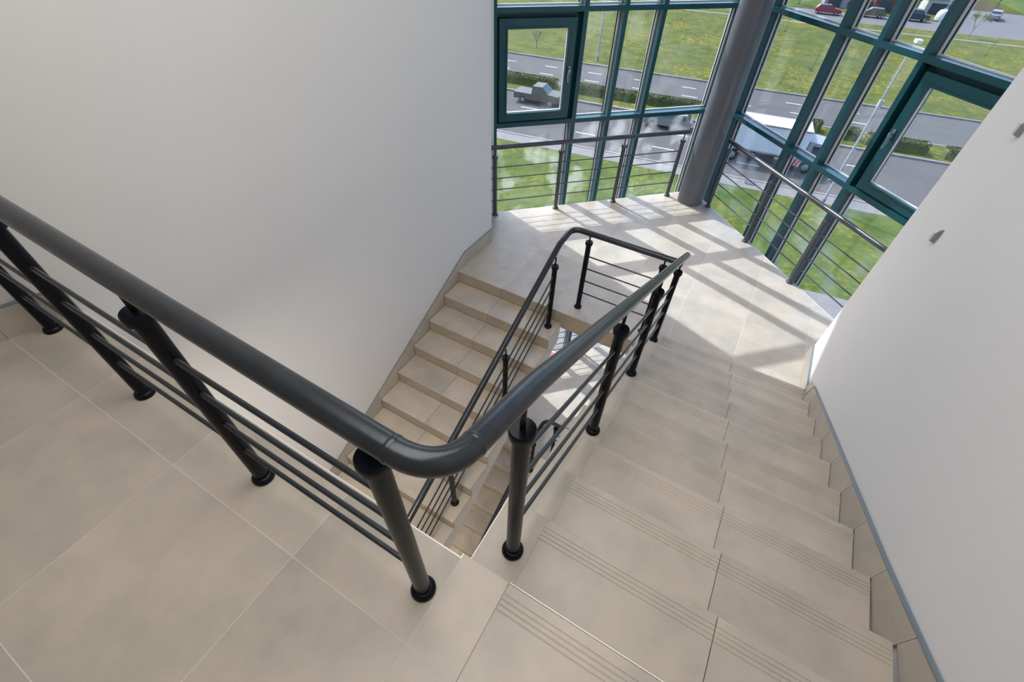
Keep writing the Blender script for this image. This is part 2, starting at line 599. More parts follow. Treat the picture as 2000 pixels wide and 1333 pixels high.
# ------------- flights of stairs
def flight(dz, up, label):
    """up=True: the flight from the landing down to the half landing; else the next one"""
    if up:
        x0, x1 = 0.0, XR + 0.01
        Y = lambda n: n * G
        Z = lambda n: dz - n * H
        s = 1
        pieces = ((0.0, 0.180, False), (0.180, 0.833, True), (0.833, XR - 0.001, True))
        rp = ((0.0, 0.833), (0.833, XR - 0.001))
        y_start, y_end = edge_r, 3.0
    else:
        x0, x1 = XL - 0.01, XV
        Y = lambda n: YM - n * G
        Z = lambda n: dz + ZM - n * H
        s = -1
        pieces = ((-1.025, XV, False), (-1.60, -1.025, False), (XL + 0.001, -1.60, False))
        rp = ((XL + 0.001, -1.60), (-1.60, XV))
        y_start, y_end = YM, Y(10)
    root = empty('staircase_flight', ((x0 + x1) / 2, Y(5), Z(10)))
    tag(root, label, 'stairs')
    # concrete body: saw-tooth above, straight soffit below
    pts = []
    for n in range(0, 10):
        yn = Y(n) - s * 0.012
        if n == 0:
            yn = y_start
        pts.append((yn + (0 if n == 0 else s * 0.0), Z(n + 1) - 0.010 + (H if n == 0 else 0) - (0 if n else 0.012)))
        if n == 0:
            pts[-1] = (yn, Z(0) - 0.22)
            pts.append((yn + s * 0.001, Z(1) - 0.012))
        else:
            pts[-1] = (yn, Z(n) - 0.012)
            pts.append((yn, Z(n + 1) - 0.012))
    pts.append((Y(10) - s * 0.012, Z(10) - 0.012))
    pts.append((Y(10) - s * 0.012, Z(11)))
    yb = Y(10) - s * 0.012
    pts.append((yb, Z(10) - 0.395 - 0.0))
    pts.append((y_start + s * 0.02, Z(0) - 0.395))
    body = MB()
    body.prism([(x0 + 0.006, y, z) for y, z in pts], (x1 - x0 - 0.012, 0, 0))
    obj('stair_slab', body, M['white'], root, smooth=False)
    for n in range(1, 11):
        yf, yb = Y(n), Y(n - 1) + s * 0.0
        z = Z(n)
        for a, b, gr in pieces:
            groove_tile('tread_tile', a + (TG if a not in (x0, 0.180, -1.025) else 0.0003), b - (TG if b not in (0.180, -1.025) else 0.0003), yf, yb + s * 0.0135 - s * (0.012 if n > 1 else 0.012), z, 0.012, root, gr)
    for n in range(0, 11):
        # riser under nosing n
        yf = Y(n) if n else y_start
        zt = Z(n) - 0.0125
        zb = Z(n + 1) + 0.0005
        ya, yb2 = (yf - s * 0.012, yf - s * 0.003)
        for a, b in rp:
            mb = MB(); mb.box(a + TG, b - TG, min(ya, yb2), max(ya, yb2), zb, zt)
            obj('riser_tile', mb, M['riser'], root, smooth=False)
    if up:
        for n in range(1, 2):
            mb = MB(); mb.box(-0.002, 0.0015, Y(n - 1), Y(n), Z(n) - 0.012, Z(n) + 0.0006)
            obj('edge_strip', mb, M['edge'], root, smooth=False)
    return root


flight(0.0, True, 'beige tiled flight with grooved nosings descending from the camera beside the curving wall')
flight(0.0, False, 'beige tiled flight below the big blank wall, risers facing the camera')
flight(DZ, True, 'lower flight of tiled steps directly beneath the grooved upper flight')
flight(DZ, False, 'narrow glimpse of pale steps deep down the stairwell gap')


# ------------- skirtings
def skirt_piece(root, quad, nrm, th=0.011):
    mb = MB()
    n = Vector(nrm) * th
    mb.prism(quad, n)
    obj('skirting_tile', mb, M['tile'], root, smooth=False)


def curve_x(pts, y):
    for (xa, ya), (xb, yb) in zip(pts, pts[1:]):
        if yb <= y <= ya:
            t = (ya - y) / (ya - yb)
            return xa + (xb - xa) * t
    return pts[0][0]


def skirting(dz):
    # beside the upper flight
    root = structure(empty('baseboard_right', (XR, 1.5, dz + ZM)))
    def top(y): return dz - y * H / G + 0.112
    segs = []
    for n in range(1, 11):
        ya, yb = (n - 1) * G, n * G
        if n == 1:
            ya = -0.012
        segs.append((ya, yb, dz - n * H))
    tops = MB()
    for k, (ya, yb, zf) in enumerate(segs):
        g = 0.0012
        xa, xb = curve_x(RW, ya), curve_x(RW, yb)
        q = [(xa, ya + g, zf), (xb, yb - g, zf), (xb, yb - g, top(yb)), (xa, ya + g, top(ya))]
        skirt_piece(root, q, (-1, 0, 0), 0.0135)
    # along the wall on the half landing
    q = [(1.460, 3.012, dz + ZM), (1.460, 3.60, dz + ZM), (1.460, 3.60, dz + ZM + 0.172), (1.460, 3.012, dz + ZM + 0.172)]
    skirt_piece(root, q, (-1, 0, 0), 0.0135)
    # on the upper landing
    if dz == 0.0:
        ys = [-0.012, -0.31, -0.91, -1.5, -2.3, -3.1, -4.2]
        for a, b in zip(ys, ys[1:]):
            xa, xb = curve_x(RW, a), curve_x(RW, b)
            q = [(xa, a - 0.001, 0), (xb, b + 0.001, 0), (xb, b + 0.001, 0.158), (xa, a - 0.001, 0.158)]
            skirt_piece(root, q, (-1, 0, 0), 0.0135)
    # metal trim along the top
    line = []
    if dz == 0.0:
        for y in (-4.2, -3.1, -2.3, -1.5, -0.9, -0.5, -0.2):
            line.append((curve_x(RW, y) - 0.0075, y, 0.160))
        line.append((curve_x(RW, -0.095) - 0.0075, -0.095, 0.160))
    for y in (0.1, 0.3, 0.48, 0.7, 0.95, 1.6, 2.4, 2.87):
        line.append((curve_x(RW, y) - 0.0075, y, top(y) + 0.003))
    line += [(1.4525, 2.90, dz + ZM + 0.176), (1.4525, 3.595, dz + ZM + 0.176)]
    mb = MB(); mb.tube(line, 0.0095, 6)
    obj('skirting_trim', mb, M['trim'], root)

    # beside the lower flight
    root = structure(empty('baseboard_left', (XL, 1.5, dz + DZ)))
    def topl(y): return dz + ZM - (YM - y) * H / G + 0.098
    for n in range(1, 11):
        yb, ya = YM - (n - 1) * G, YM - n * G
        zf = dz + ZM - n * H
        q = [(-2.195, ya + 0.001, zf), (-2.195, yb - 0.001, zf), (-2.195, yb - 0.001, topl(yb)), (-2.195, ya + 0.001, topl(ya))]
        if ya < 0.6:
            xa, xb = curve_x(LW, ya), curve_x(LW, yb)
            q = [(xa, ya + 0.001, zf), (xb, yb - 0.001, zf), (xb, yb - 0.001, topl(yb)), (xa, ya + 0.001, topl(ya))]
        skirt_piece(root, q, (1, 0, 0), 0.0135)
    for a, b in ((YM, 3.238), (3.238, 3.66)):
        zt = dz + ZM + 0.170
        za = zt if a > YM else topl(YM)
        q = [(-2.195, a + 0.001, dz + ZM), (-2.195, b - 0.001, dz + ZM), (-2.195, b - 0.001, zt), (-2.195, min(b, 3.07) - 0.002, zt), (-2.195, a + 0.001, za if a == YM else zt)]
        if a > YM:
            q = [q[0], q[1], q[2], q[4]]
        skirt_piece(root, q, (1, 0, 0), 0.0135)
    line = [(-2.1885, 3.665, dz + ZM + 0.173), (-2.1885, 3.07, dz + ZM + 0.173)]
    for y in (2.9, 2.2, 1.6, 0.9, 0.62, 0.38, 0.16, -0.03):
        line.append((curve_x(LW, y) + 0.0065, y, topl(y) + 0.003))
    mb = MB(); mb.tube(line, 0.0060, 6)
    obj('skirting_trim', mb, M['trim'], root)
    if dz == 0.0:
        ys = [-0.03, -0.312, -0.912, -1.5, -2.2, -3.0, -4.2]
        for a, b in zip(ys, ys[1:]):
            xa, xb = curve_x(LW, a), curve_x(LW, b)
            q = [(xa, a - 0.001, 0), (xb, b + 0.001, 0), (xb, b + 0.001, 0.155), (xa, a - 0.001, 0.155)]
            skirt_piece(root, q, (1, 0, 0), 0.0135)
        line = [(curve_x(LW, y) + 0.0075, y, 0.159) for y in (-0.03, -0.2, -0.45, -0.8, -1.4, -2.2, -3.0, -4.15)]
        mb = MB(); mb.tube(line, 0.0085, 6)
        obj('skirting_trim', mb, M['trim'], root)


skirting(0.0)
skirting(DZ)

# ------------- glazed walls
ROWS = [ZB, -5.728, -3.680, -2.545, -0.4966, 0.6380, 2.687, ZT]
VENT = {1: False, 2: True, 4: True, 0: False}


def glazed(name, side, inner, cents, end, vent_bay):
    """side 0: a=u, n=v;  side 1: a=v, n=u.  cents: mullion centres, end: where the corner starts"""
    P = (lambda a, n, z: (*UV(a, n), z)) if side == 0 else (lambda a, n, z: (*UV(n, a), z))
    root = structure(empty(name, P(cents[2], inner, ZB)))

    def bx(mb, a0, a1, n0, n1, z0, z1, mi=0):
        mb.hexa([P(a0, n0, z0), P(a1, n0, z0), P(a1, n1, z0), P(a0, n1, z0),
                 P(a0, n0, z1), P(a1, n0, z1), P(a1, n1, z1), P(a0, n1, z1)], mi)

    W, D = 0.025, 0.158
    g0 = inner + 0.118
    for c in cents:
        mb = MB(); bx(mb, c - W, c + W, inner, inner + D, ZB, ZT)
        mu = obj('mullion', mb, M['teal'], root, smooth=False)
        mb = MB()
        bx(mb, c - W - 0.016, c - W, g0 - 0.02, g0, ZB, ZT)
        bx(mb, c + W, c + W + 0.016, g0 - 0.02, g0, ZB, ZT)
        bx(mb, c - W - 0.006, c + W + 0.006, inner + D + 0.0, inner + D + 0.012, ZB, ZT)
        obj('glazing_bead', mb, M['bead'], mu, smooth=False)
        mb = MB()
        bx(mb, c - W - 0.026, c - W, g0 + 0.0, g0 + 0.010, ZB, ZT)
        bx(mb, c + W, c + W + 0.026, g0 + 0.0, g0 + 0.010, ZB, ZT)
        obj('gasket', mb, M['gasket'], mu, smooth=False)
    lim = [c for c in cents] + [end + W]
    for i in range(len(lim) - 1):
        a0, a1 = lim[i] + W, lim[i + 1] - W
        if a1 - a0 < 0.02:
            continue
        for r in range(1, len(ROWS) - 1):
            z = ROWS[r]
            mb = MB(); bx(mb, a0, a1, inner, inner + D - 0.006, z - 0.025, z + 0.025)
            tr = obj('transom', mb, M['teal'], root, smooth=False)
            mb = MB()
            bx(mb, a0, a1, g0 - 0.014, g0, z + 0.025, z + 0.037)
            bx(mb, a0, a1, g0 - 0.014, g0, z - 0.037, z - 0.025)
            obj('glazing_bead', mb, M['bead'], tr, smooth=False)
        for r in range(len(ROWS) - 1):
            z0, z1 = ROWS[r] + (0.025 if r else 0), ROWS[r + 1] - 0.025
            if i == vent_bay and abs((z1 - z0) - (0.638 + 0.4966 - 0.05)) < 0.05:
                # opening sash in a fixed frame
                f0, f1 = inner + 0.095, inner + 0.140
                fr = MB()
                fw = 0.075
                bx(fr, a0, a0 + fw, f0, f1, z0, z1); bx(fr, a1 - fw, a1, f0, f1, z0, z1)
                bx(fr, a0 + fw, a1 - fw, f0, f1, z1 - fw, z1); bx(fr, a0 + fw, a1 - fw, f0, f1, z0, z0 + 0.012)
                obj('sash_frame', fr, M['teal'], root, smooth=False)
                b0, b1, c0, c1 = a0 + 0.030, a1 - 0.055, z0 + 0.010, z1 - 0.052
                s0, s1 = inner + 0.022, inner + 0.092
                sw = 0.092
                sh = MB()
                bx(sh, b0, b0 + sw, s0, s1, c0, c1); bx(sh, b1 - sw, b1, s0, s1, c0, c1)
                bx(sh, b0 + sw, b1 - sw, s0, s1, c1 - sw, c1); bx(sh, b0 + sw, b1 - sw, s0, s1, c0, c0 + sw)
                # raised inner lip
                lw = 0.016
                l0 = s0 - 0.010
                bx(sh, b0 + sw - lw, b0 + sw, l0, s0, c0 + sw - lw, c1 - sw + lw); bx(sh, b1 - sw, b1 - sw + lw, l0, s0, c0 + sw - lw, c1 - sw + lw)
                bx(sh, b0 + sw, b1 - sw, l0, s0, c1 - sw, c1 - sw + lw); bx(sh, b0 + sw, b1 - sw, l0, s0, c0 + sw - lw, c0 + sw)
                sash = obj('sash', sh, M['teal'], root, smooth=False)
                bd = MB()
                e = 0.008
                bx(bd, b0 + sw, b0 + sw + e, s0 + 0.02, s0 + 0.04, c0 + sw, c1 - sw); bx(bd, b1 - sw - e, b1 - sw, s0 + 0.02, s0 + 0.04, c0 + sw, c1 - sw)
                bx(bd, b0 + sw + e, b1 - sw - e, s0 + 0.02, s0 + 0.04, c0 + sw, c0 + sw + e)
                obj('glazing_bead', bd, M['bead'], sash, smooth=False)
                pn = MB(); bx(pn, b0 + sw, b1 - sw, s0 + 0.041, s0 + 0.053, c0 + sw, c1 - sw)
                obj('pane', pn, M['glass'], sash, smooth=False)
                # handle on the side that faces the neighbouring pane
                ha = b1 - 0.045 if side == 0 else b1 - 0.045
                hz = (c0 + c1) / 2 + 0.02
                hb = MB()
                bx(hb, ha - 0.014, ha + 0.014, s0 - 0.012, s0, hz - 0.035, hz + 0.035)
                path = [P(ha, s0 - 0.005, hz + 0.0), P(ha, s0 - 0.045, hz), P(ha - 0.012, s0 - 0.052, hz - 0.018), P(ha - 0.020, s0 - 0.050, hz - 0.060), P(ha - 0.014, s0 - 0.046, hz - 0.105), P(ha - 0.006, s0 - 0.044, hz - 0.125)]
                hb.tube(path, [0.013, 0.013, 0.014, 0.015, 0.014, 0.011], 8)
                obj('handle', hb, M['handle'], sash)
            else:
                pn = MB(); bx(pn, a0, a1, g0, g0 + 0.012, z0, z1)
                obj('pane', pn, M['glass_low'] if r == 3 else M['glass'], root, smooth=False)
    return root


glazed('window_1', 0, 4.865, [1.250, 2.252, 2.7185, 3.185, 4.17], 4.395, 0)
glazed('window_2', 1, 4.400, [1.620, 2.710, 3.178, 3.647, 4.685], 4.86, 0)
mb = MB()
mb.flat([UV(4.40, 4.865), UV(4.558, 4.865), UV(4.558, 5.023), UV(4.40, 5.023)], ZB, ZT)
cp = structure(obj('trim_1', mb, M['teal'], smooth=False))

# ------------- round column
mb = MB()
mb.lathe([(0.174, ZB), (0.174, ZT)], 48, (-0.33, 6.07, 0))
colm = obj('round_column', mb, M['column'])
tag(colm, 'thick graphite painted round steel column standing in the glazed corner', 'column')
mb = MB()
sp = []
for k in range(97):
    a = k / 96.0
    w = 2 * math.pi * (a * 4.2) + 2.2
    sp.append((-0.33 + 0.1735 * math.cos(w), 6.07 + 0.1735 * math.sin(w), ZB + 0.02 + a * (ZT - ZB - 0.04)))
mb.tube(sp, 0.0028, 5)
obj('weld_seam', mb, M['column'], colm)


# ------------- railings
def fillet(pts, rad, n=9):
    out = [Vector(pts[0])]
    for i in range(1, len(pts) - 1):
        p, a, b = Vector(pts[i]), Vector(pts[i - 1]), Vector(pts[i + 1])
        da, db = (a - p), (b - p)
        r = rad[i - 1] if isinstance(rad, (list, tuple)) else rad
        la, lb = min(r, da.length * 0.48), min(r, db.length * 0.48)
        A, B = p + da.normalized() * la, p + db.normalized() * lb
        for k in range(n + 1):
            t = k / n
            out.append(A * (1 - t) ** 2 + p * 2 * t * (1 - t) + B * t * t)
    out.append(Vector(pts[-1]))
    return out


POST_CACHE = {}


def post_meshes(h, pin, pm='post'):
    key = (round(h, 3), round(pin, 3), pm)
    if key not in POST_CACHE:
        a = MB(); a.lathe([(0.0255, 0.0), (0.0255, h - 0.004)], 20)
        b = MB(); b.lathe([(0.040, 0.0), (0.041, 0.006), (0.0395, 0.014), (0.034, 0.021), (0.0255, 0.024)], 24)
        c = MB(); c.lathe([(0.030, h - 0.034), (0.0355, h - 0.030), (0.0365, h - 0.016), (0.0355, h - 0.004), (0.033, h)], 24)
        d = MB(); d.lathe([(0.0078, h - 0.01), (0.0078, h + pin)], 10)
        POST_CACHE[key] = tuple(mesh_from(n, m, M[pm]) for n, m in (('post', a), ('base_flange', b), ('collar', c), ('pin', d)))
    return POST_CACHE[key]


def add_post(root, x, y, z, h=0.815, pin=0.075, pm='post'):
    a, b, c, d = post_meshes(h, pin, pm)
    r = Vector(WORLD_OF[root.name])
    p = put('post', a, Vector((x, y, z)) - r, root)
    for n, me in (('base_flange', b), ('collar', c), ('pin', d)):
        put(n, me, (0, 0, 0), p)
    return p


RR = 0.0272
ROD = 0.0078
RODH = (0.205, 0.360, 0.512, 0.655)


def nA(y, dz):
    return dz - y * H / G


def nB(y, dz):
    return dz + ZM - (YM - y) * H / G


def stair_rail(dz, label, top):
    root = empty('stair_railing', (0.0, 1.5, dz + ZM))
    tag(root, label, 'railing')
    xa, xb = 0.120, -0.942
    yw = 3.095
    # landing section, bend and flight
    if top:
        pts = [(-2.372, -0.163, 1.022), (0.108, -0.163, 0.908), (xa, 0.16, nA(0.16, dz) + 0.893), (xa, yw + 0.012, nA(yw + 0.012, dz) + 0.893)]
        path = fillet(pts[:3], 0.10, 12)[:-1] + [Vector(pts[2]), Vector(pts[3])]
        welds = ((path[1], path[1] - path[0]), (path[13], path[14] - path[13]))
    else:
        pts = [(xb, 0.12, nB(0.12, dz - DZ) + 0.90), (xb, -0.15, dz + 0.928), (xa, -0.15, dz + 0.926), (xa, 0.2, nA(0.2, dz) + 0.893)]
        path = fillet(pts, [0.11, 0.11], 8)
        path.append(Vector((xa, yw + 0.03, nA(yw + 0.03, dz) + 0.893)))
    mb = MB(); mb.tube(path, RR, 20)
    hr = obj('handrail', mb, M['rail'], root)
    if top:
        for q, t in welds:
            mb = MB()
            q, t = Vector(q), Vector(t).normalized()
            mb.tube([q - t * 0.006, q - t * 0.003, q + t * 0.003, q + t * 0.006], [RR, RR + 0.0011, RR + 0.0011, RR], 20)
            obj('weld_bead', mb, M['rail'], hr)
    # well section, bend and lower flight
    pts = [(xa - 0.005, yw, dz + ZM + 0.906), (xb + 0.01, yw, dz + ZM + 0.906), (xb, 2.84, nB(2.84, dz) + 0.905)]
    path = fillet(pts, 0.10, 9)
    path.append(Vector((xb, 0.10, nB(0.10, dz) + 0.90)))
    mb = MB(); mb.tube(path, RR, 20)
    obj('handrail', mb, M['rail'], root)
    # posts
    if top:
        for x in (-0.049, -0.804, -1.556, -2.308):
            add_post(root, x, -0.168, 0.0, 0.848, 0.045 - 0.046 * x)
    for n, y in ((1, 0.128), (4, 1.062), (7, 1.982), (10, 2.888)):
        add_post(root, xa - 0.004, y, dz - n * H, 0.825 if n < 4 else 0.815, 0.075)
    for x in (-0.75, -0.035):
        add_post(root, x, yw, dz + ZM, 0.82, 0.07)
    for n, y in ((1, 2.795), (4, 1.90), (7, 0.985), (10, 0.085)):
        add_post(root, xb, y, dz + ZM - n * H, 0.80, 0.09)
    # rods
    for h in RODH:
        if top:
            mb = MB(); mb.tube([(-2.372, -0.168, h * 1.03 + 0.012), (-0.049, -0.168, h * 1.03)], ROD, 10)
            obj('rod', mb, M['rail'], root)
        y0, y1 = 0.128, 2.888
        mb = MB(); mb.tube([(xa - 0.004, y0, nA(y0, dz) + h - 0.045), (xa - 0.004, y1, nA(y1, dz) + h - 0.045)], ROD, 10)
        obj('rod', mb, M['rail'], root)
        mb = MB(); mb.tube([(-0.75, yw, dz + ZM + h), (-0.035, yw, dz + ZM + h)], ROD * 0.9, 8)
        obj('rod', mb, M['rail'], root)
        y0, y1 = 2.795, 0.085
        mb = MB(); mb.tube([(xb, y0, nB(y0, dz) + h - 0.05), (xb, y1, nB(y1, dz) + h - 0.05)], ROD * 0.9, 8)
        obj('rod', mb, M['rail'], root)


stair_rail(0.0, 'large dark pipe railing bending round the stairwell from the landing down both flights', True)
stair_rail(DZ, 'dark pipe railing glimpsed one storey down inside the stairwell gap', False)


def balcony(side, dz, label, along, n, last_over):
    P = (lambda a, z: (*UV(a, n), z)) if side == 0 else (lambda a, z: (*UV(n, a), z))
    z0 = dz + ZM
    root = empty('balcony_railing', P(along[0], z0))
    tag(root, label, 'railing')
    for a in along:
        add_post(root, *P(a, z0), 0.805, 0.08, 'balcony')
    a0, a1 = along[0], along[-1]
    ex0 = -0.15 if side == 0 else last_over
    ex1 = last_over if side == 0 else 0.05
    mb = MB(); mb.tube([P(a0 + (ex0 if side == 0 else -0.2), z0 + 0.905), P(a1 + ex1, z0 + 0.905)], 0.0265, 16)
    obj('handrail', mb, M['balcony'], root)
    for h in RODH:
        mb = MB(); mb.tube([P(a0 - (0.15 if side == 0 else 0.2), z0 + h), P(a1, z0 + h)], 0.0068, 8)
        obj('rod', mb, M['balcony'], root)


balcony(0, 0.0, 'balcony rail of four posts between the blank wall end and the column', [1.222, 2.080, 2.944, 3.799], 4.722, 0.05)
balcony(1, 0.0, 'sunlit balcony rail between the column and the curving pale wall', [1.700, 2.562, 3.425, 4.306], 4.222, 0.05)
balcony(0, DZ, 'balcony rail one storey down, seen through the stairwell gap', [1.222, 2.080, 2.944, 3.799], 4.722, 0.05)

# ------------- small covers on the curving wall
def wall_clip(y, z, label):
    """little wedge-shaped cover: sloping pale top, grey underside"""
    root = empty('wall_cover', (1.46, y, z))
    tag(root, label, 'cover', 'small covers on the curving wall')
    mb = MB()
    mb.prism([(0.004, -0.012, 0.050), (-0.014, -0.012, 0.042), (-0.030, -0.012, 0.012), (-0.030, -0.012, -0.040), (0.004, -0.012, -0.050)], (0, 0.032, 0))
    lobj('cover_shell', mb, M['plastic'], root, smooth=False)
    mb = MB()
    mb.prism([(0.004, -0.018, 0.044), (-0.012, -0.018, 0.036), (-0.026, -0.018, 0.010), (-0.026, -0.018, -0.036), (0.004, -0.018, -0.046)], (0, 0.007, 0))
    lobj('cover_base', mb, M['plastic_dark'], root, smooth=False)


wall_clip(2.918, 0.165, 'small pale wedge cover on the curving wall, closer to the balcony rail')
wall_clip(2.955, 0.785, 'small pale wedge cover on the curving wall, higher at the picture edge')


# ------------- unseen lamps added to brighten the interior
def fill_lamp(x, y, sx, sy, label, k=1.0, col=(1.0, 0.93, 0.84), z=None):
    root = empty('fill_lamp', (x, y, ZT if z is None else z))
    tag(root, label, 'lamp', 'added fill lamps of the stairwell, out of view')
    mb = MB()
    for a, b, c, d in ((-sx, sx, -sy, -sy + 0.03), (-sx, sx, sy - 0.03, sy), (-sx, -sx + 0.03, -sy + 0.03, sy - 0.03), (sx - 0.03, sx, -sy + 0.03, sy - 0.03)):
        mb.box(a, b, c, d, -0.07, 0.0)
    lobj('fill_housing', mb, M['ceiling'], root, smooth=False)
    mb = MB(); mb.box(-sx + 0.03, sx - 0.03, -sy + 0.03, sy - 0.03, -0.06, -0.05)
    lobj('fill_diffuser', mb, M['ceiling'], root, smooth=False)
    ld = bpy.data.lights.new('fill_light', 'AREA')
    ld.shape = 'RECTANGLE'
    ld.size, ld.size_y = 2 * sx - 0.08, 2 * sy - 0.08
    ld.energy = FILL_STRENGTH * k * math.pi * ld.size * ld.size_y
    ld.color = col
    lo = put('fill_light', ld, (0, 0, -0.066), root)


fill_lamp(-0.25, 0.55, 0.95, 1.8, 'large unseen fill lamp added over the stairwell', 0.57, (1.0, 0.95, 0.89))  # added fill for the walls and upper flights
fill_lamp(-0.75, -0.85, 0.40, 0.40, 'unseen fill lamp added under the upper landing', 4.2, (1.0, 0.90, 0.78), -0.22)  # added fill for the lower flight and wall foot
fill_lamp(-0.42, -0.55, 0.35, 0.35, 'unseen fill lamp added under the landing one storey down', 10.0, (1.0, 0.90, 0.78), DZ - 0.22)  # added fill for the steps deep in the gap

# ================================================================ OUTSIDE
GZ = -15.0
E_ = Vector((0.99120446, 0.13233944, 0))
PN = Vector((0.13233944, -0.99120446, 0))
K0 = Vector((-35.516, 59.147, GZ))
RZ = math.atan2(E_.y, E_.x)


def S(s, p, z=0.0):
    q = K0 + E_ * s + PN * p
    return (q.x, q.y, GZ + z)


def ground(name, pts, z0, z1, material, kind=True, parent=None):
    mb = MB()
    mb.prism([S(s, p, z0) for s, p in pts], (0, 0, z1 - z0))
    o = obj(name, mb, material, parent, smooth=False)
    if kind and parent is None:
        structure(o)
    return o


road = ground('road', [(-60, -0.1), (140, -0.1), (140, 24.5), (-60, 24.5)], -0.4, 0.0, M['asphalt'])
ground('lawn', [(-80, -42.2), (140, -42.2), (140, -0.35), (-80, -0.35)], -0.4, 0.13, M['lawn'])
ground('lawn', [(-80, -47.6), (140, -47.6), (140, -43.2), (-80, -43.2)], -0.4, 0.12, M['lawn'])
ground('footpath', [(-80, -43.2), (140, -43.2), (140, -42.2), (-80, -42.2)], -0.4, 0.10, M['kerb'])
ground('parking_lot', [(-80, -58.0), (62, -58.0), (66, -75), (80, -75), (78, -58.5), (140, -52.0), (140, -47.6), (-80, -47.6)], -0.4, 0.05, M['lot'])
ground('lawn', [(-80, -160), (67, -160), (67, -75.5), (62, -57.6), (-80, -57.6)], -0.4, 0.14, M['lawn_near'])
ground('lawn', [(78, -160), (160, -160), (160, -52.0), (80.5, -58.0)], -0.4, 0.14, M['lawn_near'])
ground('median', [(-60, 9.3), (140, 9.3), (140, 13.3), (-60, 13.3)], -0.3, 0.12, M['lawn'])
ground('lawn', [(-60, 26.2), (140, 26.2), (140, 70), (-60, 70)], -0.4, 0.10, M['lawn_near'])
ground('footpath', [(-60, 24.7), (140, 24.7), (140, 26.2), (-60, 26.2)], -0.4, 0.11, M['path'])
ground('pavement', [(-60, 37.6), (140, 38.6), (140, 70), (-60, 70)], -0.3, 0.13, M['path'])
for p0, p1 in ((-0.35, -0.1), (9.05, 9.3), (13.3, 13.62), (24.45, 24.7)):
    ground('kerb', [(-60, p0), (140, p0), (140, p1), (-60, p1)], -0.3, 0.15, M['kerb'])
random.seed(3)
# lane dashes, each a part of the road
for p, s0, step, ln in ((2.95, 1.8, 5.62, 1.65), (6.05, 2.2, 5.62, 1.7), (17.6, 10.0, 7.55, 1.75), (21.35, 9.8, 7.2, 1.9)):
    for k in range(-1, 8):
        s = s0 + step * k
        ground('lane_dash', [(s, p - 0.07), (s + ln, p - 0.07), (s + ln, p + 0.07), (s, p + 0.07)], 0.0, 0.012, M['line'], parent=road)

# drain cover by the footpath
gr = empty('drain_cover', S(32.6, 25.2, 0.12), RZ)
tag(gr, 'small dark iron drain cover set in the footpath by the road', 'drain')
mb = MB(); mb.box(-0.36, 0.36, -0.30, 0.30, 0.0, 0.02)
lobj('cover_plate', mb, M['chassis'], gr, smooth=False)
mb = MB()
for k in range(5):
    mb.box(-0.30, 0.30, -0.26 + k * 0.12, -0.20 + k * 0.12, 0.02, 0.035)
lobj('ribs', mb, M['hub'], gr, smooth=False)


# ------------- plants
def leaf_cloud(mb, n, center, size, leaf, rnd):
    cx, cy, cz = center
    for _ in range(n):
        while True:
            a, b, c = rnd.uniform(-1, 1), rnd.uniform(-1, 1), rnd.uniform(-1, 1)
            if a * a + b * b + c * c < 1:
                break
        p = Vector((cx + a * size[0], cy + b * size[1], cz + c * size[2]))
        d1 = Vector((rnd.uniform(-1, 1), rnd.uniform(-1, 1), rnd.uniform(-1, 1))).normalized()
        d2 = d1.cross(Vector((rnd.uniform(-1, 1), rnd.uniform(-1, 1), rnd.uniform(-1, 1)))).normalized()
        l = leaf * rnd.uniform(0.7, 1.3)
        mb.add([p - d1 * l, p + d2 * l * 0.5, p + d1 * l, p - d2 * l * 0.5], [(0, 1, 2, 3)])


def hedge(s0, s1, p, width, height, label, seed):
    rnd = random.Random(seed)
    root = empty('hedge', S((s0 + s1) / 2, p, 0.1), RZ)
    tag(root, label, 'hedge', 'clipped hedges in the median strip')
    L = (s1 - s0) / 2
    mb = MB()
    # lumpy core
    nx, ring = max(4, int(L * 2 / 0.5)), 9
    vs_, fs = [], []
    for i in range(nx + 1):
        x = -L + 2 * L * i / nx
        for k in range(ring):
            a = math.pi * k / (ring - 1)
            j = rnd.uniform(0.86, 1.05) * (0.8 if i in (0, nx) else 1.0)
            sy = math.cos(a); sz = math.sin(a)
            sy = math.copysign(abs(sy) ** 0.45, sy); sz = abs(sz) ** 0.45
            vs_.append((x + rnd.uniform(-0.08, 0.08), sy * width / 2 * j * 0.92, sz * height * j * 0.92))
    for i in range(nx):
        for k in range(ring - 1):
            fs.append((i * ring + k, (i + 1) * ring + k, (i + 1) * ring + k + 1, i * ring + k + 1))
    fs.append(tuple(range(ring)))
    fs.append(tuple(range(nx * ring + ring - 1, nx * ring - 1, -1)))
    mb.add(vs_, fs)
    for _ in range(int((s1 - s0) * 420)):
        x = rnd.uniform(-L, L)
        a = math.acos(rnd.uniform(-1, 1))
        sy = math.cos(a); sz = math.sin(a)
        sy = math.copysign(abs(sy) ** 0.45, sy); sz = abs(sz) ** 0.45
        p0 = Vector((x, sy * width / 2, sz * height)) * 1.0
        d1 = Vector((rnd.uniform(-1, 1), rnd.uniform(-1, 1), rnd.uniform(-0.3, 1))).normalized()
        d2 = d1.cross(Vector((rnd.uniform(-1, 1), rnd.uniform(-1, 1), rnd.uniform(-1, 1)))).normalized()
        l = rnd.uniform(0.05, 0.12)
        mb.add([p0 - d1 * l, p0 + d2 * l * 0.5, p0 + d1 * l, p0 - d2 * l * 0.5], [(0, 1, 2, 3)])
    lobj('foliage', mb, M['leaf'], root, smooth=False, recalc=False)


